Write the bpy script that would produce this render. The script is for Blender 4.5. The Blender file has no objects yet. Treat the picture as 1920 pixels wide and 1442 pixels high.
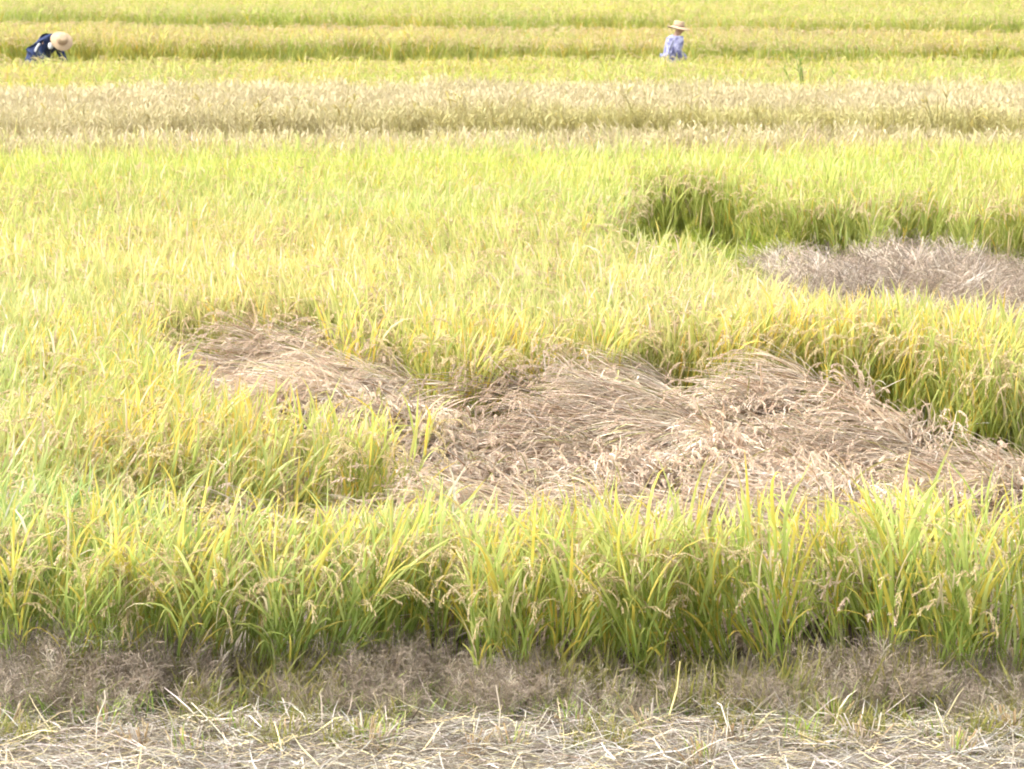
import bpy, bmesh, math, random
import numpy as np
from mathutils import Vector, Matrix, Euler

R = math.radians
rnd = random.Random(7)
rng = np.random.default_rng(11)
sc = bpy.context.scene
COL = sc.collection

# ------------------------------------------------------------------ camera
CAM_H = 3.92
PITCH = math.atan(951 / 5760)
cam_d = bpy.data.cameras.new('camera')
cam_d.sensor_width = 36.0
cam_d.sensor_fit = 'HORIZONTAL'
cam_d.lens = 108.0
cam_d.clip_start = 0.1
cam_d.clip_end = 5000
cam_d.dof.use_dof = True
cam_d.dof.focus_distance = 18.0
cam_d.dof.aperture_fstop = 9.0
cam = bpy.data.objects.new('camera', cam_d)
COL.objects.link(cam)
cam.location = (0, 0, CAM_H)
cam.rotation_euler = (math.pi / 2 - PITCH, 0, 0)
sc.camera = cam

# ------------------------------------------------------------------ sky, sun, exposure
SUN_EL, SUN_AZ = 58.0, -98.0      # azimuth from +Y (the view direction), negative = from the left
w = bpy.data.worlds.new('World')
sc.world = w
w.use_nodes = True
nt = w.node_tree
bg = nt.nodes['Background']
sky = nt.nodes.new('ShaderNodeTexSky')
sky.sky_type = 'NISHITA'
sky.sun_disc = False
sky.sun_elevation = R(SUN_EL)
sky.sun_rotation = R(SUN_AZ)
sky.dust_density = 3.0
hs = nt.nodes.new('ShaderNodeHueSaturation')       # thin white overcast: the whole sky is greyer than a clear one
hs.inputs['Saturation'].default_value = 0.22
nt.links.new(sky.outputs[0], hs.inputs['Color'])
nt.links.new(hs.outputs[0], bg.inputs['Color'])
bg.inputs['Strength'].default_value = 0.15

sun_d = bpy.data.lights.new('sun', 'SUN')
sun_d.energy = 1.15
sun_d.angle = R(24)
sun_d.color = (1.0, 0.96, 0.88)
sun = bpy.data.objects.new('sun', sun_d)
COL.objects.link(sun)
ld = Vector((math.sin(R(SUN_AZ)) * math.cos(R(SUN_EL)), math.cos(R(SUN_AZ)) * math.cos(R(SUN_EL)), math.sin(R(SUN_EL))))
sun.rotation_euler = ld.to_track_quat('Z', 'Y').to_euler()
sun.location = (-20, 20, 40)

sc.view_settings.view_transform = 'Standard'
sc.view_settings.look = 'None'
sc.view_settings.gamma = 1.0
sc.view_settings.exposure = 2.22
sc.view_settings.use_curve_mapping = False
sc.cycles.filter_width = 1.9
sc.cycles.use_adaptive_sampling = True
sc.cycles.adaptive_threshold = 0.04
sc.cycles.max_bounces = 7
sc.cycles.diffuse_bounces = 4
sc.cycles.transmission_bounces = 4
sc.cycles.glossy_bounces = 2

# ------------------------------------------------------------------ helpers
FWD = np.array([0, math.cos(PITCH), -math.sin(PITCH)])
UP = np.array([0, math.sin(PITCH), math.cos(PITCH)])

def at(px, py, z=0.0):
    """ground-plan position of the point at height z that the photograph shows at (px, py)"""
    d = FWD + np.array([(px - 960) / 5760, 0, 0]) - (py - 721) / 5760 * UP
    t = (CAM_H - z) / -d[2]
    return float(d[0] * t), float(d[1] * t)

def in_poly(x, y, poly):
    x = np.asarray(x, float); y = np.asarray(y, float)
    ins = np.zeros(x.shape, bool)
    n = len(poly)
    for i in range(n):
        x0, y0 = poly[i]; x1, y1 = poly[(i + 1) % n]
        c = ((y0 > y) != (y1 > y)) & (x < (x1 - x0) * (y - y0) / (y1 - y0 + 1e-12) + x0)
        ins ^= c
    return ins

def noise(x, y, scale=1.0, seed=0):
    x = np.asarray(x, float) / scale; y = np.asarray(y, float) / scale
    xi = np.floor(x).astype(np.int64); yi = np.floor(y).astype(np.int64)
    fx = x - xi; fy = y - yi
    fx = fx * fx * (3 - 2 * fx); fy = fy * fy * (3 - 2 * fy)
    def h(a, b):
        v = np.sin(a * 127.1 + b * 311.7 + seed * 74.7) * 43758.5453
        return v - np.floor(v)
    return (h(xi, yi) * (1 - fx) + h(xi + 1, yi) * fx) * (1 - fy) + (h(xi, yi + 1) * (1 - fx) + h(xi + 1, yi + 1) * fx) * fy

def fbm(x, y, scale, seed=0):
    return 0.55 * noise(x, y, scale, seed) + 0.3 * noise(x, y, scale * 0.47, seed + 5) + 0.15 * noise(x, y, scale * 0.21, seed + 9)

def sstep(a, b, x):
    t = np.clip((np.asarray(x, float) - a) / (b - a), 0, 1)
    return t * t * (3 - 2 * t)

# ---- materials
def plant_material(name, trans=0.35, rough=0.5, spec=0.25, tinted=1.0):
    m = bpy.data.materials.new(name)
    m.use_nodes = True
    t = m.node_tree
    t.nodes.clear()
    out = t.nodes.new('ShaderNodeOutputMaterial')
    a = t.nodes.new('ShaderNodeAttribute'); a.attribute_name = 'col'
    b = t.nodes.new('ShaderNodeAttribute'); b.attribute_name = 'tint'; b.attribute_type = 'INSTANCER'
    mul = t.nodes.new('ShaderNodeMix'); mul.data_type = 'RGBA'; mul.blend_type = 'MULTIPLY'
    mul.inputs[0].default_value = tinted
    t.links.new(a.outputs['Color'], mul.inputs[6]); t.links.new(b.outputs['Vector'], mul.inputs[7])
    p = t.nodes.new('ShaderNodeBsdfPrincipled')
    p.inputs['Roughness'].default_value = rough
    p.inputs['Specular IOR Level'].default_value = spec
    tr = t.nodes.new('ShaderNodeBsdfTranslucent')
    mx = t.nodes.new('ShaderNodeMixShader'); mx.inputs[0].default_value = trans
    t.links.new(mul.outputs[2], p.inputs['Base Color']); t.links.new(mul.outputs[2], tr.inputs['Color'])
    t.links.new(p.outputs[0], mx.inputs[1]); t.links.new(tr.outputs[0], mx.inputs[2])
    t.links.new(mx.outputs[0], out.inputs['Surface'])
    return m

M_LEAF = plant_material('rice_blade', 0.48, 0.45, 0.3)
M_GRAIN = plant_material('rice_grain', 0.22, 0.6, 0.2, 0.2)
M_STRAW = plant_material('dead_straw', 0.20, 0.55, 0.25)

def noise_material(name, c0, c1, scale, rough=0.9, bump=0.0, detail=6.0):
    m = bpy.data.materials.new(name)
    m.use_nodes = True
    t = m.node_tree
    p = t.nodes['Principled BSDF']
    p.inputs['Roughness'].default_value = rough
    p.inputs['Specular IOR Level'].default_value = 0.2
    tc = t.nodes.new('ShaderNodeTexCoord')
    n = t.nodes.new('ShaderNodeTexNoise')
    n.inputs['Scale'].default_value = scale
    n.inputs['Detail'].default_value = detail
    t.links.new(tc.outputs['Object'], n.inputs['Vector'])
    r = t.nodes.new('ShaderNodeValToRGB')
    r.color_ramp.elements[0].position = 0.32; r.color_ramp.elements[1].position = 0.68
    r.color_ramp.elements[0].color = (*c0, 1); r.color_ramp.elements[1].color = (*c1, 1)
    t.links.new(n.outputs['Fac'], r.inputs['Fac'])
    t.links.new(r.outputs['Color'], p.inputs['Base Color'])
    if bump:
        b = t.nodes.new('ShaderNodeBump'); b.inputs['Strength'].default_value = bump
        b.inputs['Distance'].default_value = 0.02
        t.links.new(n.outputs['Fac'], b.inputs['Height']); t.links.new(b.outputs[0], p.inputs['Normal'])
    return m

# ---- mesh collector with a colour on every vertex
class MB:
    def __init__(s):
        s.v = []; s.f = []; s.c = []
    def strip(s, pts, widths, side, cols, fold=0.0):
        """a blade: centre line, half widths, one side vector for each point"""
        n = len(pts)
        base = len(s.v)
        if fold:
            for i in range(n):
                p = pts[i]; sd = side[i]; wv = widths[i]
                t = (pts[min(i + 1, n - 1)] - pts[max(i - 1, 0)]).normalized()
                up = sd.cross(t)
                s.v += [p - sd * wv + up * wv * fold, p, p + sd * wv + up * wv * fold]
                s.c += [cols[i]] * 3
            for i in range(n - 1):
                a = base + 3 * i
                s.f += [(a, a + 1, a + 4, a + 3), (a + 1, a + 2, a + 5, a + 4)]
        else:
            for i in range(n):
                p = pts[i]; sd = side[i]; wv = widths[i]
                s.v += [p - sd * wv, p + sd * wv]
                s.c += [cols[i]] * 2
            for i in range(n - 1):
                a = base + 2 * i
                s.f.append((a, a + 1, a + 3, a + 2))
    def tube(s, pts, radii, cols, k=3):
        base = len(s.v); n = len(pts)
        for i in range(n):
            t = (pts[min(i + 1, n - 1)] - pts[max(i - 1, 0)])
            if t.length < 1e-7: t = Vector((0, 0, 1))
            t.normalize()
            a = t.orthogonal().normalized(); b = t.cross(a)
            for j in range(k):
                an = 2 * math.pi * j / k
                s.v.append(pts[i] + (a * math.cos(an) + b * math.sin(an)) * radii[i]); s.c.append(cols[i])
        for i in range(n - 1):
            for j in range(k):
                s.f.append((base + i * k + j, base + i * k + (j + 1) % k, base + (i + 1) * k + (j + 1) % k, base + (i + 1) * k + j))
    def grain(s, p, d, L, r, c):
        a = d.orthogonal().normalized(); b = d.cross(a)
        base = len(s.v); m = p + d * (L * 0.45)
        s.v += [p, p + d * L]
        for j in range(3):
            an = 2.1 * j
            s.v.append(m + (a * math.cos(an) + b * math.sin(an)) * r)
        s.c += [c] * 5
        for j in range(3):
            s.f += [(base, base + 2 + (j + 1) % 3, base + 2 + j), (base + 1, base + 2 + j, base + 2 + (j + 1) % 3)]
    def mesh(s, name, mat, smooth=True):
        me = bpy.data.meshes.new(name)
        me.from_pydata([tuple(v) for v in s.v], [], s.f)
        at_ = me.attributes.new('col', 'FLOAT_COLOR', 'POINT')
        arr = np.ones((len(s.v), 4), np.float32); arr[:, :3] = np.array(s.c, np.float32).reshape(-1, 3)
        at_.data.foreach_set('color', arr.ravel())
        me.materials.append(mat)
        if smooth: me.shade_smooth()
        me.update()
        return me
    def add(s, o):
        b = len(s.v)
        s.v += o.v; s.c += o.c
        s.f += [tuple(i + b for i in f) for f in o.f]

def jit(c, a, r=rnd):
    k = 1 + r.uniform(-a, a)
    return (c[0] * k * (1 + r.uniform(-a, a) * .3), c[1] * k, c[2] * k * (1 + r.uniform(-a, a) * .4))

def lerp(a, b, t): return tuple(x + (y - x) * t for x, y in zip(a, b))

GREEN = (0.22, 0.34, 0.045)
YGREEN = (0.36, 0.43, 0.07)
LIME = (0.47, 0.49, 0.14)
GOLD = (0.60, 0.45, 0.075)
PALE = (0.62, 0.52, 0.28)
GRAIN = (0.60, 0.47, 0.24)
GRAIN2 = (0.68, 0.55, 0.35)
PINK = (0.44, 0.32, 0.23)
STRAW = (0.56, 0.48, 0.385)
BROWN = (0.26, 0.17, 0.11)

def bend_path(p, az, incl, L, n, droop, power=1.6, wob=0.0, r=rnd):
    """points of a stalk or blade leaving p at 'incl' from the vertical and bending over by 'droop'"""
    pts = [p.copy()]; q = p.copy(); tang = []
    for i in range(n):
        u = (i + 0.5) / n
        th = incl + droop * u ** power
        a = az + wob * math.sin(u * 3.0 + L * 40)
        d = Vector((math.sin(th) * math.cos(a), math.sin(th) * math.sin(a), math.cos(th)))
        q = q + d * (L / n); pts.append(q.copy()); tang.append(d)
    tang.append(tang[-1])
    return pts, tang

def blade(mb, p, az, incl, L, wd, droop, c0, c1, n=5, twist=0.5, fold=0.0, r=rnd):
    pts, tg = bend_path(p, az, incl, L, n, droop, 1.7, r.uniform(-.25, .25), r)
    prof = {4: [.55, 1, .9, .55, .04], 5: [.5, .95, 1, .8, .45, .04], 6: [.5, .9, 1, .92, .7, .4, .03]}[n]
    tw0 = r.uniform(-.6, .6); side = []
    for i in range(n + 1):
        sd = Vector((-math.sin(az), math.cos(az), 0))
        an = tw0 + twist * i / n
        side.append((Matrix.Rotation(an, 3, tg[i]) @ sd).normalized())
    cols = [lerp(c0, c1, max(0, (i / n - .25) / .75)) for i in range(n + 1)]
    mb.strip(pts, [wd * q for q in prof], side, cols, fold)
    return pts

def panicle(mb, p, az, incl, L, droop, c0, c1, r=rnd, rich=1.0, gpn=2, gs=1.3):
    pts, tg = bend_path(p, az, incl, L, 7, droop, 0.8, r.uniform(-.3, .3), r)
    cr = jit(lerp(c0, YGREEN, .3), .1, r)
    mb.tube(pts, [.0016] * 5 + [.0012] * 3, [cr] * 8, 3)
    for i in range(1, 8):
        for k in range(2):
            if r.random() > .9 * rich: continue
            b_az = az + r.uniform(-.5, .5)
            bl = L * r.uniform(.16, .32) * (1.15 - i * .09)
            bp, bt = bend_path(pts[i], b_az, math.acos(max(-1, min(1, tg[i].z))) + r.uniform(-.35, .25), bl, 4, r.uniform(.2, .9), 1.0, 0, r)
            for j in range(1, 5):
                for q in range(gpn):
                    d = (bt[min(j, 3)] + Vector((r.uniform(-.5, .5), r.uniform(-.5, .5), r.uniform(-.5, .3)))).normalized()
                    pp = bp[j - 1].lerp(bp[j], r.random())
                    mb.grain(pp, d, r.uniform(.0085, .011) * gs, r.uniform(.0018, .0025) * gs, jit(c0 if r.random() < .6 else c1, .18, r))

def rice_parts(r, n_till=13, height=.86, ripe=.5, pan=.6, gold=.15, spread=.30, wide=1.0, fold=.25, lod=0):
    """one hill of rice: stalks, blades and nodding ears as three collectors"""
    st, lf, pn = MB(), MB(), MB()
    for t in range(n_till):
        a = r.uniform(0, 2 * math.pi)
        rr = .045 * math.sqrt(r.random())
        p = Vector((rr * math.cos(a), rr * math.sin(a), -.01))
        az = a + r.uniform(-.7, .7)
        inc = r.uniform(.02, spread) * r.uniform(.5, 1)
        H = height * r.uniform(.66, .82)
        pts, tg = bend_path(p, az, inc, H, 4, r.uniform(.02, .22), 1.2, 0, r)
        g = lerp(GREEN, YGREEN, r.uniform(.3, 1))
        st.tube(pts, [.0032, .0028, .0024, .002, .0014], [jit(lerp(g, GOLD, .25 * r.random()), .15, r)] * 2 + [jit(g, .12, r)] * 3, 3)
        for k in range(4 if lod == 0 else 3):
            u = [.28, .5, .74, .93][k] + r.uniform(-.06, .06)
            u = min(u, .99); s_ = u * 4; i0 = min(int(s_), 3)
            q = pts[i0].lerp(pts[i0 + 1], s_ - i0)
            la = az + r.uniform(-1.4, 1.4) + (math.pi if k % 2 else 0) * r.choice([0, 1])
            x = r.random()
            if x < gold: c0, c1 = jit(lerp(YGREEN, GOLD, .7), .12, r), jit(GOLD, .15, r)
            elif x < gold + .06: c0, c1 = jit(PALE, .12, r), jit(PALE, .12, r)
            else:
                c0 = jit(lerp(GREEN, LIME, min(1, r.uniform(.15, .75) + ripe * .35)), .12, r)
                c1 = lerp(c0, jit(lerp(LIME, GOLD, r.random() * .6), .1, r), r.uniform(.3, .9))
            Lf = r.uniform(.26, .42) * height / .86 * (1.0 if k < 3 else .8)
            dr = r.uniform(.15, 1.0) if r.random() < .72 else r.uniform(1.0, 2.0)
            if k == 3: dr *= .5
            blade(lf, q, la, r.uniform(.12, .42), Lf, r.uniform(.0042, .0062) * wide, dr, c0, c1, 5 if lod == 0 else 4, r.uniform(-1, 1), fold, r)
        if r.random() < pan:
            panicle(pn, pts[-1], az + r.uniform(-.5, .5), inc + .25, r.uniform(.17, .25), r.uniform(1.6, 2.6), GRAIN, GRAIN2, r)
    return st, lf, pn

# ---- prototypes for the masses live in collections that are never linked to the scene
def proto_collection(name, meshes):
    c = bpy.data.collections.new(name)
    for i, me in enumerate(meshes):
        c.objects.link(bpy.data.objects.new('%s_%02d' % (name, i), me))
    return c

def joined_rice(name, **kw):
    st, lf, pn = rice_parts(random.Random(kw.pop('seed')), **kw)
    lf.add(st)
    k = len(lf.f)
    lf.add(pn)
    me = lf.mesh(name, M_LEAF)
    me.materials.append(M_GRAIN)
    mi = np.zeros(len(lf.f), np.int32); mi[k:] = 1
    me.polygons.foreach_set('material_index', mi)
    return me

_trees = {}
def scatter_tree(collection):
    t = bpy.data.node_groups.new('scatter_' + collection.name, 'GeometryNodeTree')
    t.interface.new_socket('Geometry', in_out='INPUT', socket_type='NodeSocketGeometry')
    t.interface.new_socket('Geometry', in_out='OUTPUT', socket_type='NodeSocketGeometry')
    N = t.nodes.new
    gi = N('NodeGroupInput'); go = N('NodeGroupOutput')
    ci = N('GeometryNodeCollectionInfo'); ci.inputs['Collection'].default_value = collection
    ci.inputs['Separate Children'].default_value = True; ci.inputs['Reset Children'].default_value = True
    ip = N('GeometryNodeInstanceOnPoints'); ip.inputs['Pick Instance'].default_value = True
    def named(n, ty):
        x = N('GeometryNodeInputNamedAttribute'); x.data_type = ty; x.inputs['Name'].default_value = n
        return x.outputs['Attribute']
    e = N('FunctionNodeEulerToRotation')
    L = t.links.new
    L(gi.outputs[0], ip.inputs['Points']); L(ci.outputs[0], ip.inputs['Instance'])
    L(named('pick', 'INT'), ip.inputs['Instance Index'])
    L(named('rot', 'FLOAT_VECTOR'), e.inputs[0]); L(e.outputs[0], ip.inputs['Rotation'])
    L(named('scl', 'FLOAT_VECTOR'), ip.inputs['Scale'])
    L(ip.outputs[0], go.inputs[0])
    return t

def scatter(name, collection, pos, rot, scl, pick, tint, label, cat):
    pos = np.asarray(pos, np.float32); n = len(pos)
    me = bpy.data.meshes.new(name)
    me.vertices.add(n); me.vertices.foreach_set('co', pos.ravel())
    def attr(nm, ty, key, a):
        x = me.attributes.new(nm, ty, 'POINT'); x.data.foreach_set(key, np.ascontiguousarray(a).ravel())
    scl = np.asarray(scl, np.float32)
    if scl.ndim == 1: scl = np.repeat(scl[:, None], 3, 1)
    attr('rot', 'FLOAT_VECTOR', 'vector', np.asarray(rot, np.float32))
    attr('scl', 'FLOAT_VECTOR', 'vector', scl)
    attr('pick', 'INT', 'value', np.asarray(pick, np.int32))
    attr('tint', 'FLOAT_VECTOR', 'vector', np.asarray(tint, np.float32))
    o = bpy.data.objects.new(name, me)
    COL.objects.link(o)
    md = o.modifiers.new('scatter', 'NODES'); 
    if collection.name not in _trees: _trees[collection.name] = scatter_tree(collection)
    md.node_group = _trees[collection.name]
    o['kind'] = 'stuff'; o['label'] = label; o['category'] = cat
    return o

def lean_rot(az_spin, lx, ly):
    """Euler angles of: spin about Z, then tilt towards (lx, ly)"""
    out = np.zeros((len(az_spin), 3), np.float32)
    for i, (s, a, b) in enumerate(zip(az_spin, lx, ly)):
        t = math.hypot(a, b)
        m = Matrix.Rotation(s, 3, 'Z')
        if t > 1e-4: m = Matrix.Rotation(t, 3, Vector((-b, a, 0))) @ m
        out[i] = m.to_euler()
    return out

def thing(name, label, cat, loc=(0, 0, 0), group=None):
    o = bpy.data.objects.new(name, None)
    COL.objects.link(o)
    o.empty_display_size = .1
    o.location = loc; o['label'] = label; o['category'] = cat
    if group: o['group'] = group
    return o

def part(name, me, parent, loc=(0, 0, 0), rot=(0, 0, 0), scl=1.0, tint=(1, 1, 1), stuff=False):
    o = bpy.data.objects.new(name, me)
    COL.objects.link(o)
    o.parent = parent; o.location = loc; o.rotation_euler = rot
    o.scale = (scl,) * 3 if isinstance(scl, (int, float)) else scl
    o['tint'] = tuple(float(x) for x in tint)
    if stuff: o['kind'] = 'stuff'
    return o

# ------------------------------------------------------------------ ground
FRONT_Y = at(960, 1296)[1]              # where the rice begins
def ground_mesh():
    xs = np.concatenate([[-600, -200, -80, -40], np.arange(-26, 26.1, .5), [40, 80, 200, 600]])
    ys = np.concatenate([[-40, 0, 6], np.arange(10, 90, .5), [95, 110, 140, 200, 400, 1500]])
    X, Y = np.meshgrid(xs, ys)
    Z = (fbm(X, Y, 1.3, 3) - .5) * .05
    Z -= .10 * sstep(52.5, 54, Y) * (1 - sstep(59, 60.5, Y))          # path between the plots
    Z = np.where((np.abs(X) > 30) | (Y > 90) | (Y < 9), 0, Z)
    nx = len(xs); f = []
    for j in range(len(ys) - 1):
        for i in range(nx - 1):
            a = j * nx + i; f.append((a, a + 1, a + nx + 1, a + nx))
    me = bpy.data.meshes.new('ground')
    me.from_pydata(np.stack([X.ravel(), Y.ravel(), Z.ravel()], 1).tolist(), [], f)
    me.shade_smooth()
    return me
g = bpy.data.objects.new('ground', ground_mesh()); COL.objects.link(g)
g.data.materials.append(noise_material('field_soil', (.08, .066, .048), (.19, .16, .122), 9.0, .95, .6))
g['kind'] = 'structure'

# ------------------------------------------------------------------ plots of the field (plan view)
P1 = [at(*q) for q in [(215, 668, .4), (300, 640, .4), (440, 668, .4), (640, 655, .4), (735, 672, .4), (775, 750, .2), (815, 835, .05), (900, 840, .05), (925, 780, .2), (960, 735, .35), (1040, 695, .4), (1130, 725, .4), (1240, 692, .4), (1370, 728, .4), (1480, 700, .4), (1560, 725, .4),
                       (1650, 740, .35), (1725, 790, .15), (1780, 875, .05), (2150, 885, .05)]]
P1 += [at(*q) for q in [(2150, 925, .86), (1700, 922, .86), (1250, 932, .86), (950, 905, .86), (720, 862, .86), (480, 808, .86), (330, 748, .86)]]
P2 = [at(*q) for q in [(1110, 418, .86), (1200, 432, .86), (1300, 450, .86), (1450, 490, .86), (1620, 528, .86), (1780, 556, .86), (2250, 560, .86),
                       (2250, 532, 0), (1920, 518, 0), (1640, 508, 0), (1400, 492, 0), (1200, 462, 0)]]
Y_F1 = at(960, 250, .86)[1]          # far edge of the front plot
Y_B0, Y_B1 = at(960, 212, .86)[1], at(960, 160, .86)[1]
Y_C1 = at(960, 99, .86)[1]
def line3(x):      # near edge of the third plot, slightly nearer on the right
    return at(960, 66, .86)[1] - x * .12
def line3b(x): return at(960, 45, .86)[1] - x * .20
def line4(x): return at(960, 19, .86)[1] - x * .20

def half_width(y): return y / 6 * 1.22 + 1.6

def in_frame(x, y): return np.abs(x) < y / 6 * .985

# ------------------------------------------------------------------ rice
NV = 9
rice_near = proto_collection('rice_hill', [joined_rice('rice_hill', seed=100 + i, n_till=12, ripe=.55, pan=[.2, .4, .6, .7, .3, .2, .8, .45, .6][i], gold=.10, height=.86, wide=1.25) for i in range(NV)])
rice_far = proto_collection('rice_far_hill', [joined_rice('rice_far_hill', seed=200 + i, n_till=9, ripe=.65, pan=[.15, .3, .6, 1.0][i // 2], gold=.10, wide=1.5, fold=0, lod=1, height=.86) for i in range(8)])

def hills(y0, y1, dx, dy, seed):
    r = np.random.default_rng(seed)
    out = []
    k = 0
    y = y0
    while y < y1:
        hw = half_width(y)
        x = np.arange(-hw, hw, dx) + r.uniform(0, dx)
        x = x + r.uniform(-.28, .28, len(x)) * dx
        yy = np.full(len(x), y) + r.uniform(-.25, .25, len(x)) * dy
        out.append(np.stack([x, yy, np.full(len(x), k)], 1))
        y += dy; k += 1
    return np.concatenate(out)

H1 = hills(FRONT_Y, Y_F1, .185, .25, 5)
edge = (fbm(H1[:, 0], H1[:, 1], .7, 8) - .5) * 1.1
keep = ~in_poly(H1[:, 0], H1[:, 1] + edge, P1) & ~in_poly(H1[:, 0], H1[:, 1] + edge * 1.5, P2)
# thin spots in the leaning patch on the left
hx_, hy_ = at(420, 900, .7)
wk = np.exp(-(((H1[:, 0] - hx_) / 1.9) ** 2 + ((H1[:, 1] - hy_) / 1.2) ** 2))
inner = in_poly(H1[:, 0], H1[:, 1], P1)
keep |= inner & (noise(H1[:, 0], H1[:, 1], .6, 131) > .86) & (H1[:, 0] < .2)
keep &= ~((H1[:, 2] == 0) & (noise(H1[:, 0], H1[:, 1] * 0, .4, 141) < .25))
keep &= ~((noise(H1[:, 0], H1[:, 1], .62, 77) < .55 * wk) & (H1[:, 2] > 2))
H1 = H1[keep]

def field_look(x, y, seed=0):
    """lean, height and tint of the standing rice at a place"""
    n1 = fbm(x, y, 2.6, 21 + seed); n2 = fbm(x, y, 3.4, 33 + seed); n3 = fbm(x, y * .6, 2.0, 44 + seed)
    lx = (n1 - .5) * .9 + (noise(x, y, .8, 23) - .5) * .35; ly = (n2 - .5) * .7 + (noise(x, y, .8, 24) - .5) * .3 - .05
    hgt = 1.05 + .24 * (fbm(x, y, 2.2, 55 + seed) - .5) + rng.uniform(-.07, .07, len(x))
    tint = np.stack([.95 + .22 * n3, .95 + .08 * n2, .90 + .36 * n1], 1)
    tint *= rng.uniform(.9, 1.1, (len(x), 1))
    if seed == 0:
        tint = tint * (1 - (1 - sstep(15.5, 18, y))[:, None] * np.array([.09, .0, -.05]))      # the near edge is still greener
        # patch of greener rice leaning right and forward
        hgt = hgt * (1 - .04 * sstep(.3, 1.2, x) * sstep(27.5, 28.5, y) * (1 - sstep(30, 32.5, y)))
        cx, cy = at(400, 900, .8)
        k = np.exp(-(((x - cx) / 1.7) ** 2 + ((y - cy) / .95) ** 2)) * sstep(FRONT_Y + .6, FRONT_Y + 1.1, y)
        lx = lx * (1 - .6 * k) + .55 * k; ly = ly - .3 * k; hgt = hgt * (1 - .1 * k)
        tint = tint * (1 - k[:, None] * np.array([.24, .02, -.3]))
    return lx, ly, hgt, tint

# the 300 nearest hills in the frame are things of their own
vis = in_frame(H1[:, 0], H1[:, 1])
order = np.lexsort((H1[:, 0], H1[:, 2]))
ind = [i for i in order if vis[i]][:300]
lx1, ly1, hg1, ti1 = field_look(H1[:, 0], H1[:, 1])

ORD = 'first second third fourth fifth sixth seventh eighth ninth tenth eleventh twelfth thirteenth fourteenth fifteenth sixteenth seventeenth eighteenth nineteenth twentieth'.split()
TENS = {2: 'twenty', 3: 'thirty', 4: 'forty'}
def ordinal(n):
    if n <= 20: return ORD[n - 1]
    if n % 10 == 0: return {3: 'thirtieth', 4: 'fortieth'}[n // 10]
    return TENS[n // 10] + '-' + ORD[n % 10 - 1]

split = []
for i in range(NV):
    s_, l_, p_ = rice_parts(random.Random(300 + i), n_till=13, height=.88, ripe=.35, pan=.65, gold=.17, wide=1.3)
    split.append((s_.mesh('rice_stalks', M_LEAF), l_.mesh('rice_blades', M_LEAF), p_.mesh('rice_ears', M_GRAIN)))

# separate blades and ears for the plants of the front row
leaf_meshes, ear_meshes = [], []
lr = random.Random(55)
for i in range(16):
    m = MB()
    gold_one = i % 3 == 0
    c0 = jit(lerp(YGREEN, GOLD, .6) if gold_one else lerp(GREEN, LIME, lr.uniform(.3, .9)), .1, lr)
    c1 = jit(GOLD if gold_one else lerp(LIME, GOLD, lr.random() * .5), .1, lr)
    blade(m, Vector((0, 0, 0)), 0, lr.uniform(.15, .45), lr.uniform(.40, .62), lr.uniform(.0065, .0095), [.3, .8, 1.3, 1.9, .5][i % 5] * lr.uniform(.8, 1.2), c0, c1, 6, lr.uniform(-1, 1), .28, lr)
    if i % 3 == 1:
        for q in range(3 * 5, len(m.c)): m.c[q] = lerp(m.c[q], (.42, .28, .14), .75)
    leaf_meshes.append(m.mesh('rice_leaf', M_LEAF))
for i in range(8):
    m = MB()
    panicle(m, Vector((0, 0, 0)), 0, .25, lr.uniform(.20, .29), lr.uniform(1.9, 2.8), GRAIN, GRAIN2, lr, 1.1, 3, 1.15)
    ear_meshes.append(m.mesh('rice_ear', M_GRAIN))
core = []
for i in range(5):
    s_, l_, p_ = rice_parts(random.Random(400 + i), n_till=15, height=.86, ripe=.2, pan=0, gold=.17, wide=1.15, spread=.34)
    core.append((s_.mesh('rice_stalks', M_LEAF), l_.mesh('rice_blades', M_LEAF)))

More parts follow.
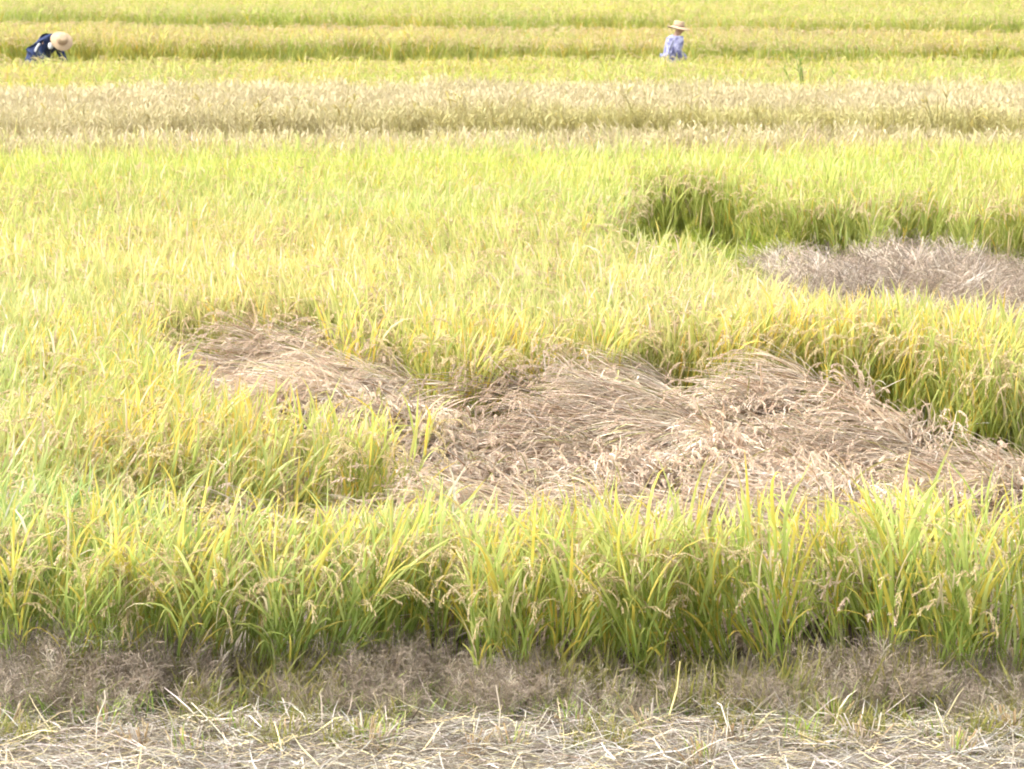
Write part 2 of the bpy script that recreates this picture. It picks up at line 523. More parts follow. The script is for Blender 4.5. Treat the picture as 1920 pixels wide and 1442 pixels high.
rows = {}
for i in ind: rows.setdefault(int(H1[i, 2]), []).append(i)
GROUP = 'rice plants at the near edge of the field'
pr = random.Random(91)
for row, ids in rows.items():
    ids.sort(key=lambda i: H1[i, 0])
    for n, i in enumerate(ids, 1):
        x, y = float(H1[i, 0]), float(H1[i, 1])
        a, b = float(lx1[i]), float(ly1[i])
        h = float(hg1[i])
        if row == 0:
            px = 960 + x / y * 5700
            b = b * .5 - .12 + pr.uniform(-.12, .1); a += pr.uniform(-.28, .28); y += pr.uniform(-.12, .12)
            h *= .93
            if 1430 < px < 1760: h *= 1.10; a *= .4
            elif px < 560: h *= .95
            else: a *= 1.1
        lean = 'leaning left' if a < -.09 else 'leaning right' if a > .09 else 'standing upright'
        size = 'tall' if h > 1.03 else 'short' if h < .93 else 'mid-height'
        if row == 0:
            lab = '%s yellow-green rice clump %s, %s from the left along the front edge' % (size, lean, ordinal(n))
        else:
            lab = 'rice clump %s, %s from the left in the %s row behind the brown weeds' % (lean, ordinal(n), ordinal(row + 1))
        t = thing('rice_plant', lab, 'rice plant', (x, y, 0), GROUP)
        tt = ti1[i]
        rot = lean_rot([pr.uniform(0, 6.28)], [a], [b])[0]
        if row == 0:
            k = pr.randrange(5)
            part('stalk_bundle', core[k][0], t, rot=rot, scl=h, tint=tt, stuff=True)
            part('inner_leaves', core[k][1], t, rot=rot, scl=h, tint=tt, stuff=True)
            M = Euler(rot).to_matrix()
            for q in range(20):
                an = pr.uniform(0, 6.28); u = pr.uniform(.25, .68)
                o = M @ Vector((math.cos(an) * (.03 + .09 * u), math.sin(an) * (.03 + .09 * u), u * h))
                part('leaf', leaf_meshes[pr.randrange(16)], t, o, (a * .0 + pr.uniform(-.15, .15), a * .6 + pr.uniform(-.15, .15), an + pr.uniform(-.6, .6)), h, tt * pr.uniform(.9, 1.12))
            for q in range(pr.randrange(8, 14)):
                an = pr.uniform(0, 6.28); u = pr.uniform(.42, .76)
                o = M @ Vector((math.cos(an) * (.03 + .10 * u), math.sin(an) * (.03 + .10 * u), u * h))
                part('rice_ear', ear_meshes[pr.randrange(8)], t, o, (0, 0, an + pr.uniform(-.5, .5)), 1.0, (pr.uniform(.9, 1.1),) * 3)
        else:
            k = pr.randrange(NV)
            part('stalk_bundle', split[k][0], t, rot=rot, scl=h, tint=tt, stuff=True)
            part('leaves', split[k][1], t, rot=rot, scl=h, tint=tt, stuff=True)
            part('rice_ears', split[k][2], t, rot=rot, scl=h, tint=(1, 1, 1), stuff=True)

# all the other standing rice
def rice_mass(name, H, seed, label, coll=None, ripe=1.0, tint_mul=(1, 1, 1), npick=NV, picks=None, hs=1.0):
    lx, ly, hg, ti = field_look(H[:, 0], H[:, 1], seed)
    n = len(H)
    r = np.random.default_rng(seed)
    rot = lean_rot(r.uniform(0, 6.28, n), lx, ly)
    pos = np.stack([H[:, 0], H[:, 1], np.zeros(n)], 1)
    if picks is None: picks = r.integers(0, npick, n)
    return scatter(name, coll, pos, rot, hg * hs, picks, ti * np.asarray(tint_mul), label, 'rice')

rest = np.ones(len(H1), bool); rest[ind] = False
HR = H1[rest]
near = HR[:, 1] < 26
rice_parts_n = len(HR)
rr = np.random.default_rng(3)
def mass_front():
    H = HR; n = len(H)
    x, y = H[:, 0], H[:, 1]
    lx, ly, hg, ti = field_look(x, y, 0)
    # paler ripe centre, greener far part
    far = sstep(29, 34.5, y)
    ti = ti * (1 + far[:, None] * np.array([-.04, .04, -.1]))
    rim = sstep(Y_F1 - 2.2, Y_F1 - .2, y)
    ti = ti * (1 + rim[:, None] * np.array([.16, -.02, .7]))
    ripe = np.exp(-((y - 24) / 5.0) ** 2)
    ti = ti * (1 + ripe[:, None] * np.array([.05, .04, .35]))
    rot = lean_rot(rr.uniform(0, 6.28, n), lx, ly)
    pick = rr.integers(0, NV, n)
    return scatter('standing_rice', rice_near, np.stack([x, y, np.zeros(n)], 1), rot, hg, pick, ti,
                   'ripening yellow-green rice filling the near plot behind the front rows', 'rice')
mass_front()

def plot_hills(y0f, y1f, dx, dy, seed):
    H = hills(min(y0f(-20), y0f(20)) - 1, max(y1f(-20), y1f(20)) + 1, dx, dy, seed)
    return H[(H[:, 1] > y0f(H[:, 0])) & (H[:, 1] < y1f(H[:, 0]))]

HC = plot_hills(lambda x: Y_B1 + 0 * x, lambda x: Y_C1 + 0 * x, .2, .26, 71)
HC = np.concatenate([HC, (lambda q: q[np.random.default_rng(4).random(len(q)) < .8 * sstep(Y_B1 - 3.2, Y_B1 + .3, q[:, 1])])(plot_hills(lambda x: Y_B1 - 3 + 0 * x, lambda x: Y_B1 + 0 * x, .22, .26, 79))])
rice_mass('second_plot_rice', HC, 71, 'yellow-green rice strip just in front of the two people', rice_far, tint_mul=(.92, .95, .85), npick=6)
HD = plot_hills(line3, line3b, .2, .26, 72)
far_t = sstep(-1.6, -.2, HD[:, 1] - line3b(HD[:, 0]))
lx, ly, hg, ti = field_look(HD[:, 0], HD[:, 1], 9)
scatter('third_plot_rice', rice_far, np.stack([HD[:, 0], HD[:, 1], np.zeros(len(HD))], 1), lean_rot(rr.uniform(0, 6.28, len(HD)), lx * .5, ly * .5), hg,
        np.where(rr.random(len(HD)) < .4 + far_t, rr.integers(6, 8, len(HD)), rr.integers(0, 6, len(HD))), ti * (np.array([.88, .92, .82]) + far_t[:, None] * np.array([.1, -.02, .6])),
        'rice strip with dark green front right behind the two people', 'rice')
HE = plot_hills(line4, lambda x: 94 + 0 * x, .22, .3, 73)
rice_mass('farthest_rice', HE, 73, 'farthest rice plot along the top edge of the picture', rice_far, tint_mul=(.85, .90, .75), npick=5)

# ------------------------------------------------------------------ pale seeding grass on the bank between the plots
def grass_proto(r, n=26, h=.8, c_stem=(.42, .365, .165), c_head=(.48, .405, .24), leafc=LIME, heads=.8, fine=1.0):
    m = MB()
    for i in range(n):
        a = r.uniform(0, 6.28); p = Vector((r.uniform(-.12, .12), r.uniform(-.12, .12), -.01))
        H = h * r.uniform(.6, 1.1)
        pts, tg = bend_path(p, a, r.uniform(.0, .25), H, 4, r.uniform(.05, .5), 1.5, 0, r)
        c = jit(c_stem, .15, r)
        sd = Vector((math.cos(a + 1.2), math.sin(a + 1.2), 0))
        m.strip(pts, [.003 * fine] * 4 + [.001], [sd] * 5, [c] * 5)
        if r.random() < heads:
            for k in range(9):
                q = pts[3].lerp(pts[4], k / 9)
                d = (tg[3] + Vector((r.uniform(-.9, .9), r.uniform(-.9, .9), r.uniform(-.3, .3)))).normalized()
                L = r.uniform(.04, .09)
                s2 = d.orthogonal().normalized()
                m.strip([q, q + d * L * .6, q + d * L], [.0015 * fine, .0035 * fine, .0005], [s2] * 3, [jit(c_head, .15, r)] * 3)
        if r.random() < .6:
            blade(m, pts[1], a + r.uniform(-1, 1), .4, H * .5, .004, r.uniform(.4, 1.4), jit(leafc, .15, r), jit(PALE, .15, r), 4, .4, 0, r)
    return m
pale_coll = proto_collection('pale_grass', [grass_proto(random.Random(500 + i), 30, .84, fine=1.6).mesh('pale_grass', M_STRAW) for i in range(5)])
HB = plot_hills(lambda x: Y_B0 - .8 * sstep(-1, -6, x) - .0 * x, lambda x: Y_B1 + .3 + 0 * x, .2, .22, 74)
HB = np.concatenate([HB, (lambda q: q[np.random.default_rng(6).random(len(q)) < .75 * sstep(Y_F1 - 1.6, Y_F1 + .1, q[:, 1])])(plot_hills(lambda x: Y_F1 - 1.5 + 0 * x, lambda x: Y_F1 + .5 + 0 * x, .2, .22, 81))])
fr = sstep(Y_F1 + .8, Y_B0, HB[:, 1]) * sstep(Y_B0 + 1.6, Y_B0 + .2, HB[:, 1]) * (.25 + .75 * sstep(-4, 1, HB[:, 0]))
n = len(HB)
lx, ly, hg, ti = field_look(HB[:, 0], HB[:, 1], 14)
scatter('pale_bank_grass', pale_coll, np.stack([HB[:, 0], HB[:, 1], np.zeros(n)], 1), lean_rot(rr.uniform(0, 6.28, n), lx * .5, ly * .5), hg, rr.integers(0, 5, n),
        np.stack([1.0 - .12 * fr, 1.0 - .08 * fr, 1.0 - .35 * fr], 1) * rr.uniform(.9, 1.1, (n, 1)),
        'pale feathery dry grass on the bank across the field', 'grass')

# low grass along the path where the people stand and on the gap behind the front plot
low_coll = proto_collection('low_grass', [grass_proto(random.Random(520 + i), 26, .3, c_stem=GREEN, c_head=YGREEN, leafc=YGREEN, heads=.3).mesh('low_grass', M_LEAF) for i in range(4)])
HG = np.concatenate([plot_hills(lambda x: Y_F1 + .1 + 0 * x, lambda x: Y_B0 + 0 * x, .25, .3, 75),
                     plot_hills(lambda x: Y_C1 + .1 + 0 * x, line3, .28, .35, 76), plot_hills(line3b, line4, .3, .4, 77)])
n = len(HG)
zz = np.where((HG[:, 1] > 53) & (HG[:, 1] < 60), -.1, 0)
scatter('path_grass', low_coll, np.stack([HG[:, 0], HG[:, 1], zz], 1), lean_rot(rr.uniform(0, 6.28, n), np.zeros(n), np.zeros(n)), rr.uniform(.35, .7, n), rr.integers(0, 4, n),
        np.ones((n, 3)) * rr.uniform(.6, .9, (n, 1)), 'low green grass on the paths between the plots', 'grass')

# ------------------------------------------------------------------ flattened rice
def lodged_proto(r, n=30):
    m = MB()
    for i in range(n):
        p = Vector((r.uniform(-.1, .1), r.uniform(-.16, .16), r.uniform(.0, .10)))
        a = r.gauss(0, .32)
        L = r.uniform(.45, .85)
        pts, tg = bend_path(p, a, r.uniform(1.2, 1.6), L, 6, r.uniform(-.1, .5), 1.3, r.uniform(-.5, .5), r)
        for q in pts: q.z = max(q.z, .01 + .03 * r.random())
        x = r.random()
        c = jit((.66, .57, .47) if x < .3 else STRAW if x < .55 else lerp(PINK, STRAW, .35) if x < .9 else lerp(PINK, BROWN, .5), .2, r)
        if r.random() < .55: m.tube(pts, [.0042, .004, .0037, .0033, .003, .0024, .0014], [c] * 7, 3)
        else:
            sd = Vector((-math.sin(a), math.cos(a), r.uniform(-.6, .6))).normalized()
            m.strip(pts, [.003, .005, .006, .0055, .0045, .003, .0006], [sd] * 7, [c] * 7)
        if r.random() < .38:
            panicle(m, pts[-1], a + r.uniform(-.5, .5), 1.3, r.uniform(.14, .2), r.uniform(.5, 1.6), (.54, .40, .30), (.62, .48, .37), r, .8)
    return m
def sheaf_proto(r, n=38):
    """a hill of dead rice blown over: long combed stalks rising a little and falling over together"""
    m = MB()
    for i in range(n):
        p = Vector((r.uniform(-.05, .05), r.uniform(-.09, .09), r.uniform(0, .05)))
        a = r.gauss(0, .22); L = r.uniform(.5, .82)
        pts, tg = bend_path(p, a, r.uniform(.75, 1.25), L, 7, r.uniform(.5, 1.1), .9, r.uniform(-.3, .3), r)
        for q in pts: q.z = max(q.z, .01 + .03 * r.random())
        x = r.random()
        c = jit((.68, .60, .50) if x < .35 else STRAW if x < .65 else lerp(PINK, STRAW, .3) if x < .86 else (.34, .33, .12) if x < .92 else lerp(PINK, BROWN, .6), .18, r)
        if r.random() < .5: m.tube(pts, [.0042, .004, .0037, .0034, .003, .0027, .0022, .0012], [c] * 8, 3)
        else:
            sd = Vector((-math.sin(a), math.cos(a), r.uniform(-.6, .6))).normalized()
            m.strip(pts, [.003, .005, .006, .006, .005, .0045, .003, .0006], [sd] * 8, [c] * 8)
        if r.random() < .3:
            panicle(m, pts[-1], a + r.uniform(-.4, .4), 1.4, r.uniform(.14, .2), r.uniform(.4, 1.2), (.56, .43, .32), (.64, .51, .40), r, .8)
    return m
lodged_coll = proto_collection('lodged', [lodged_proto(random.Random(600 + i)).mesh('lodged', M_STRAW) for i in range(3)] + [sheaf_proto(random.Random(650 + i)).mesh('lodged', M_STRAW) for i in range(6)])
xs = [p[0] for p in P1]; ys = [p[1] for p in P1]
n0 = int((max(xs) - min(xs)) * (max(ys) - min(ys)) * 24)
X = rng.uniform(min(xs), max(xs), n0); Y = rng.uniform(min(ys), max(ys), n0)
hx, hy = at(1045, 795, .15); cx, cy = at(1425, 875, .1)
hole = np.exp(-(((X - hx) / .22) ** 2 + ((Y - hy) / .35) ** 2)) + .9 * np.exp(-(((X - cx - (Y - cy) * .25) / .14) ** 2 + ((Y - cy) / .8) ** 2))
k = in_poly(X, Y + (fbm(X, Y, .9, 8) - .5) * .3, P1) & (hole < .55)
X, Y = X[k], Y[k]
back = np.array([at(480, 735, .3)[1], at(900, 740, .3)[1], at(1300, 730, .3)[1], at(1700, 800, .3)[1], at(1850, 850, .3)[1]])
bx = np.array([at(480, 735, .3)[0], at(900, 740, .3)[0], at(1300, 730, .3)[0], at(1700, 800, .3)[0], at(1850, 850, .3)[0]])
yb = np.interp(X, bx, back)
rise = sstep(-1.6, 1.0, Y - yb)
mx, my = at(1905, 905, .25)
mound = np.exp(-(((X - mx) / .35) ** 2 + ((Y - my) / .6) ** 2))
Z = -.12 + (.50 * fbm(X, Y, .7, 60) + .24 * rise * (.35 + .65 * sstep(-2.1, -1.2, X)) * (1 - .95 * np.exp(-((X - at(860, 790, .1)[0]) / .3) ** 2))) * (1 - .75 * sstep(2.45, 2.9, X)) + .22 * mound
Z = np.maximum(Z, .0)
n = len(X)
flow = R(-128) + (fbm(X, Y, 1.2, 61) - .5) * 3.0 + rng.normal(0, .14, n)
rot = np.stack([rng.uniform(-.2, .2, n), rng.uniform(-.28, .15, n), flow], 1)
ti = np.stack([1.06 + .75 * (fbm(X, Y, .7, 62) - .5), 1.04 + .8 * (fbm(X, Y, .7, 62) - .5), 1.02 + .85 * (fbm(X, Y, .7, 62) - .5)], 1) * rng.uniform(.88, 1.12, (n, 1))
scatter('flattened_rice', lodged_coll, np.stack([X, Y, Z], 1), rot, rng.uniform(.8, 1.1, n), np.where(rng.random(n) < .38, rng.integers(0, 3, n), rng.integers(3, 9, n)), ti,
        'dead pinkish-tan rice lying flattened in the hollow across the middle', 'rice straw')

# ------------------------------------------------------------------ grey dried weeds behind, right
def fuzz_proto(r, n, h, c_a, c_b, hair=26, green=.0, spreadr=.1, hw=.0011, hl=1.0):
    m = MB()
    for i in range(n):
        a = r.uniform(0, 6.28)
        p = Vector((r.uniform(-spreadr, spreadr), r.uniform(-spreadr, spreadr), -.01))
        H = h * r.uniform(.5, 1.1)
        pts, tg = bend_path(p, a, r.uniform(.0, .5), H, 4, r.uniform(.1, .7), 1.2, r.uniform(-.3, .3), r)
        c = jit(lerp(c_a, c_b, r.random()) if r.random() > .14 else lerp(c_b, STRAW, .8), .18, r)
        sd = Vector((math.cos(a + 1.4), math.sin(a + 1.4), 0))
        m.strip(pts, [.0018, .0016, .0014, .0012, .0006], [sd] * 5, [c] * 5)
        for k in range(hair):
            u = r.uniform(.9, 4); i0 = min(int(u), 3)
            q = pts[i0].lerp(pts[i0 + 1], u - i0)
            d = (tg[i0] * .6 + Vector((r.uniform(-1, 1), r.uniform(-1, 1), r.uniform(-.5, .7)))).normalized()
            L = h * r.uniform(.10, .26) * hl
            e = q + d * L + Vector((0, 0, -L * .1))
            s2 = d.orthogonal().normalized()
            m.strip([q, q.lerp(e, .5) + Vector((0, 0, L * .08)), e], [hw * .8, hw, hw * 1.4], [s2] * 3, [jit(c, .15, r)] * 3)
        if r.random() < green:
            blade(m, p, a + r.uniform(-1, 1), r.uniform(.2, .7), h * r.uniform(.4, .8), .0035, r.uniform(.3, 1.3), jit((.16, .27, .05), .2, r), jit(YGREEN, .2, r), 4, .5, 0, r)
    return m
GREYB = (.37, .29, .215); GREYA = (.20, .15, .105)
grey_coll = proto_collection('grey_weed', [fuzz_proto(random.Random(700 + i), 26, .55, GREYA, GREYB, 30, 0, .12, .0014, 1.4).mesh('grey_weed', M_STRAW) for i in range(5)])
xs = [p[0] for p in P2]; ys = [p[1] for p in P2]
n0 = int((max(xs) - min(xs)) * (max(ys) - min(ys)) * 26)
X = rng.uniform(min(xs), max(xs), n0); Y = rng.uniform(min(ys), max(ys), n0)
gx = at(1440, 495, .3)[0]
k = in_poly(X, Y, P2) & (X > gx + .5 * (fbm(X, Y, 1.0, 3) - .5))
X, Y = X[k], Y[k]; n = len(X)
m1 = at(1740, 540, .4); m2 = at(1500, 515, .3)
hh = .5 * sstep(.3, 2.6, at(1640, 508, 0)[1] - Y) + .12 + .62 * np.exp(-(((X - m1[0]) / .75) ** 2 + ((Y - m1[1]) / 2.0) ** 2)) + .25 * np.exp(-(((X - m2[0]) / .4) ** 2 + ((Y - m2[1]) / 1.5) ** 2)) + rng.uniform(-.2, .2, n) + .5 * (fbm(X, Y, .6, 17) - .5)
hh = np.maximum(hh, .12)
scatter('grey_dried_weeds', grey_coll, np.stack([X, Y, np.zeros(n)], 1), lean_rot(rng.uniform(0, 6.28, n), (fbm(X, Y, .7, 9) - .5) * 1.8, (fbm(X, Y, .7, 19) - .5) * 1.8), hh,
        rng.integers(0, 5, n), np.stack([1 + .7 * (fbm(X, Y, .6, 63) - .5)] * 3, 1) * rng.uniform(.8, 1.2, (n, 1)), 'grey-brown dried weeds heaped in the gap at the right', 'weeds')

fill = proto_collection('gap_grass', [grass_proto(random.Random(540 + i), 26, .42, c_stem=GREEN, c_head=YGREEN, leafc=GREEN, heads=.3).mesh('gap_grass', M_LEAF) for i in range(3)])
n0 = int((max(xs) - min(xs)) * (max(ys) - min(ys)) * 20)
X = rng.uniform(min(xs), max(xs), n0); Y = rng.uniform(min(ys), max(ys), n0)
k = in_poly(X, Y, P2) & ((X < gx + .4) | (rng.random(n0) < .04)); X, Y = X[k], Y[k]; n = len(X)
scatter('gap_grass', fill, np.stack([X, Y, np.zeros(n)], 1), lean_rot(rng.uniform(0, 6.28, n), rng.normal(0, .2, n), rng.normal(0, .2, n)), rng.uniform(.5, 1.1, n),
        rng.integers(0, 3, n), np.array([1.1, .95, 1.0]) * rng.uniform(.75, 1.05, (n, 1)), 'low green grass in the gap left of the grey dried weeds', 'grass')

# ------------------------------------------------------------------ brown feathery weeds along the near edge
fuzz = [fuzz_proto(random.Random(800 + i), 20, .32, (.16, .125, .09), (.31, .25, .18), 26, 1.5, .14, .0008).mesh('brown_weed', M_STRAW) for i in range(6)]
fuzz_coll = proto_collection('brown_weed', fuzz)
n = 520
X = rng.uniform(-4.4, 4.4, n); Y = FRONT_Y + rng.uniform(-.62, .20, n) + (fbm(X, X * 0, 1.1, 91) - .5) * .25
hgt = (.35 + .95 * fbm(X, Y, .6, 92) + .35 * sstep(-1.0, -2.2, X)) * rng.uniform(.6, 1.15, n) * (1 - .45 * sstep(-.35, -.7, Y - FRONT_Y))
scatter('brown_feathery_weeds', fuzz_coll, np.stack([X, Y, np.zeros(n)], 1), lean_rot(rng.uniform(0, 6.28, n), rng.normal(0, .12, n), rng.normal(-.05, .12, n)), hgt,
        rng.integers(0, 6, n), np.stack([.85 + .3 * fbm(X, Y, .8, 93)] * 3, 1), 'brown feathery weed grass along the foot of the rice', 'weeds')

def sprout_proto(r, n=14, h=.14):
    m = MB()
    for i in range(n):
        a = r.uniform(0, 6.28)
        c = jit(lerp((.13, .25, .035), YGREEN, r.random() * .7), .15, r)
        blade(m, Vector((r.uniform(-.05, .05), r.uniform(-.05, .05), -.005)), a, r.uniform(.05, .6), h * r.uniform(.5, 1.2), r.uniform(.002, .004), r.uniform(.1, .9), c, lerp(c, LIME, .5), 4, .5, 0, r)
    return m
spr_coll = proto_collection('green_weed', [sprout_proto(random.Random(820 + i), 16, .16).mesh('green_weed', M_LEAF) for i in range(4)])
n = 900
X = rng.uniform(-4.4, 4.4, n); Y = FRONT_Y + rng.uniform(-1.05, .05, n)
k = fbm(X, Y, .35, 95) > .47
X, Y = X[k], Y[k]; n = len(X)
scatter('green_weed_tufts', spr_coll, np.stack([X, Y, np.zeros(n)], 1), lean_rot(rng.uniform(0, 6.28, n), rng.normal(0, .2, n), rng.normal(0, .2, n)), rng.uniform(.5, 1.2, n) * (1 + .9 * sstep(-.6, -.2, Y - FRONT_Y)),
        rng.integers(0, 4, n), np.array([1.15, .85, 1.1]) * rng.uniform(.6, .95, (n, 1)), 'small green weeds growing through the brown weed strip', 'weeds')

# ------------------------------------------------------------------ straw litter
def straw(m, r, x, y, z, L, a, el, wd, c):
    p = Vector((x, y, z))
    d = Vector((math.cos(a) * math.cos(el), math.sin(a) * math.cos(el), math.sin(el)))
    k = r.uniform(-.25, .25); s_ = Vector((-math.sin(a), math.cos(a), 0))
    pts = [p + d * (L * u) + s_ * (k * L * (u - u * u)) - Vector((0, 0, .25 * L * u * u * r.random())) for u in (0, .35, .7, 1)]
    for q in pts: q.z = max(q.z, .004)
    if r.random() < .6: m.tube(pts, [wd * .6] * 3 + [wd * .4], [c] * 4, 3)
    else:
        sd = (s_ + Vector((0, 0, r.uniform(-.9, .9)))).normalized()
        m.strip(pts, [wd, wd * 1.3, wd * 1.2, wd * .5], [sd] * 4, [c] * 4)
m = MB(); r = random.Random(33)
for i in range(34000):
    x = r.uniform(-4.2, 4.2); y = FRONT_Y - r.uniform(.36, 2.6)
    dens = float(fbm(np.array([x]), np.array([y]), .5, 97)[0])
    edge_f = min(1, (FRONT_Y - y - .36) / .35)
    if r.random() > (.35 + dens) * (.35 + .65 * edge_f): continue
    q = r.random()
    c = jit((.47, .425, .36) if q < .34 else PALE if q < .45 else (.29, .25, .19) if q < .74 else (.15, .115, .08), .3, r)
    z = .005 + .10 * r.random() * dens * edge_f
    straw(m, r, x, y, z, r.uniform(.02, .10) if r.random() < .35 else r.uniform(.08, .32), r.choice([0, math.pi]) + r.gauss(0, .85), abs(r.gauss(0, .30)), r.uniform(.0014, .0030), c)
o = bpy.data.objects.new('straw_litter', m.mesh('straw_litter', M_STRAW)); COL.objects.link(o)
o['kind'] = 'stuff'; o['tint'] = (1., 1., 1.); o['label'] = 'pale cut straw littering the soil along the bottom edge'; o['category'] = 'straw'

# ------------------------------------------------------------------ cut rice stubble, each tuft a thing
stub_m, spr_m = [], []
for i in range(6):
    r = random.Random(900 + i); m = MB()
    for k in range(24):
        a = r.uniform(0, 6.28); rad = .042 * math.sqrt(r.random())
        p = Vector((rad * math.cos(a), rad * math.sin(a), -.01)); L = r.uniform(.04, .15)
        d = Vector((math.cos(a) * .6 * r.random() + r.uniform(-.3, .3), math.sin(a) * .6 * r.random(), 1)).normalized()
        c = jit(STRAW if r.random() < .5 else lerp(PINK, GOLD, .25), .2, r)
        m.tube([p, p + d * L], [.0034, .003], [lerp(c, BROWN, .4), c], 4)
    stub_m.append(m.mesh('stubble', M_STRAW))
    spr_m.append(sprout_proto(r, 12, .15).mesh('regrowth', M_LEAF))
tufts = [(20, 1405), (190, 1408), (262, 1430), (385, 1432), (460, 1400), (560, 1425), (700, 1395), (745, 1432), (880, 1400), (960, 1428), (1040, 1405), (1130, 1432),
         (1235, 1412), (1330, 1434), (1400, 1398), (1490, 1425), (1560, 1396), (1655, 1430), (1735, 1400), (1810, 1428), (1890, 1405)]
tufts = sorted((px + rnd.uniform(-35, 35), min(1438, py + rnd.uniform(-45, 18))) for px, py in tufts)
for i, (px, py) in enumerate(tufts):
    x, y = at(px, py)
    green = i % 3 != 2
    t = thing('rice_stubble', '%s tuft of cut straw-coloured stubble from the left%s' % (ordinal(i + 1), ', with green regrowth' if green else ', dry and bare'), 'stubble', (x, y, 0), 'cut rice stubble along the bottom edge')
    part('cut_stalks', stub_m[i % 6], t, rot=(rnd.uniform(-.35, .35), rnd.uniform(-.35, .35), rnd.uniform(0, 6)), scl=(rnd.uniform(.9, 1.5), rnd.uniform(.9, 1.5), rnd.uniform(.55, 1.25)), stuff=True)
    if green: part('green_regrowth', spr_m[i % 6], t, rot=(0, 0, rnd.uniform(0, 6)), scl=rnd.uniform(1.0, 1.5), tint=(1.1, 1.1, 1), stuff=True)

# single long straws standing out of the litter
def long_straw(pts, c, label, wd=.0034):
    m = MB(); P = [Vector(p) for p in pts]
    o0 = P[0].copy()
    m.tube([p - o0 for p in P], [wd] * len(P), [c] * len(P), 5)
    o = bpy.data.objects.new('straw_stalk', m.mesh('straw_stalk', M_STRAW)); COL.objects.link(o)
    o.location = o0; o['label'] = label; o['category'] = 'straw'; o['group'] = 'long straws lying on the stubble'; o['tint'] = (1., 1., 1.)
def seg(*q): return [(*at(px, py, z), z) for px, py, z in q]
CS = (.66, .57, .44)
long_straw(seg((372, 1378, .01), (378, 1352, .07), (440, 1346, .09), (482, 1392, .01)), CS, 'pale straw bent into an arch over the stubble near the left', .0038)
long_straw(seg((180, 1405, .01), (182, 1350, .13), (198, 1310, .23), (196, 1294, .27)), CS, 'thin upright straw curving up at the far left before the weeds')
long_straw(seg((934, 1392, .01), (938, 1330, .16), (930, 1285, .28)), CS, 'single upright pale straw at the middle before the rice')
long_straw(seg((1555, 1385, .015), (1640, 1362, .05), (1760, 1350, .06), (1900, 1340, .05)), CS, 'long straw lying almost level at the right', .0034)
long_straw(seg((1360, 1405, .01), (1364, 1360, .11), (1352, 1322, .20), (1345, 1318, .2)), CS, 'curved straw standing right of the middle with a hooked tip')
long_straw(seg((1262, 1440, .01), (1225, 1385, .10)), CS, 'short leaning straw stub at the bottom right of the middle', .0042)
long_straw(seg((1275, 1240, .33), (1270, 1290, .2), (1255, 1340, .1), (1262, 1362, .02)), (.62, .52, .22), 'yellow bent rice stem hanging down into the brown weeds', .004)
long_straw(seg((700, 1300, .22), (712, 1330, .12), (735, 1370, .01)), CS, 'thin straw slanting down from the weeds left of the middle')

# ------------------------------------------------------------------ tall weeds above the pale bank
def tall_weed(px, py, h, label, green=False, spread=1.0):
    r = random.Random(int(px)); x, y = at(px, py, .0)
    c = (.17, .24, .05) if green else (.33, .28, .10)
    t = thing('tall_weed', label, 'weed', (x, y, 0), 'tall weeds rising from the bank')
    m = MB(); lv = MB()
    for i in range(4 if not green else 6):
        a = r.uniform(0, 6.28)
        pts, tg = bend_path(Vector((r.uniform(-.03, .03), 0, -.01)), a, r.uniform(.02, .22) * spread, h * r.uniform(.75, 1.05), 6, r.uniform(.0, .5), 1.5, 0, r)
        m.tube(pts, [.011, .010, .009, .009, .008, .007, .004], [jit(c, .15, r)] * 7, 3)
        for k in range(7):
            i0 = r.randrange(2, 6); q = pts[i0].lerp(pts[i0 + 1], r.random())
            blade(lv, q, r.uniform(0, 6.28), r.uniform(.5, 1.1), r.uniform(.10, .24), .012, r.uniform(.2, 1.0), jit(c, .2, r), jit(lerp(c, GOLD, .3), .2, r), 4, .4, 0, r)
    part('stems', m.mesh('weed_stems', M_LEAF), t, stuff=True); part('leaves', lv.mesh('weed_leaves', M_LEAF), t, stuff=True)
wx = [60, 150, 300, 350, 420, 470, 530, 590, 640, 770, 815, 860, 930, 985, 1020, 1090, 1160, 1210, 1280, 1350, 1440, 1535, 1650, 1760, 1840]
for i, px in enumerate(wx):
    yy = Y_B0 - .1
    pyw = 721 - 5760 * math.tan(PITCH - math.atan(CAM_H / (yy + rnd.uniform(-.2, .9))))
    tall_weed(px, pyw, rnd.uniform(.9, 1.2), '%s olive weed from the left standing in the pale bank grass' % ordinal(i + 1))
gx_, gy_ = 1510, 721 - 5760 * math.tan(PITCH - math.atan(CAM_H / (Y_B1 + 1.8)))
tall_weed(gx_, gy_, 1.35, 'bushy green weed standing above the rice below right of the walking person', True, 1.8)

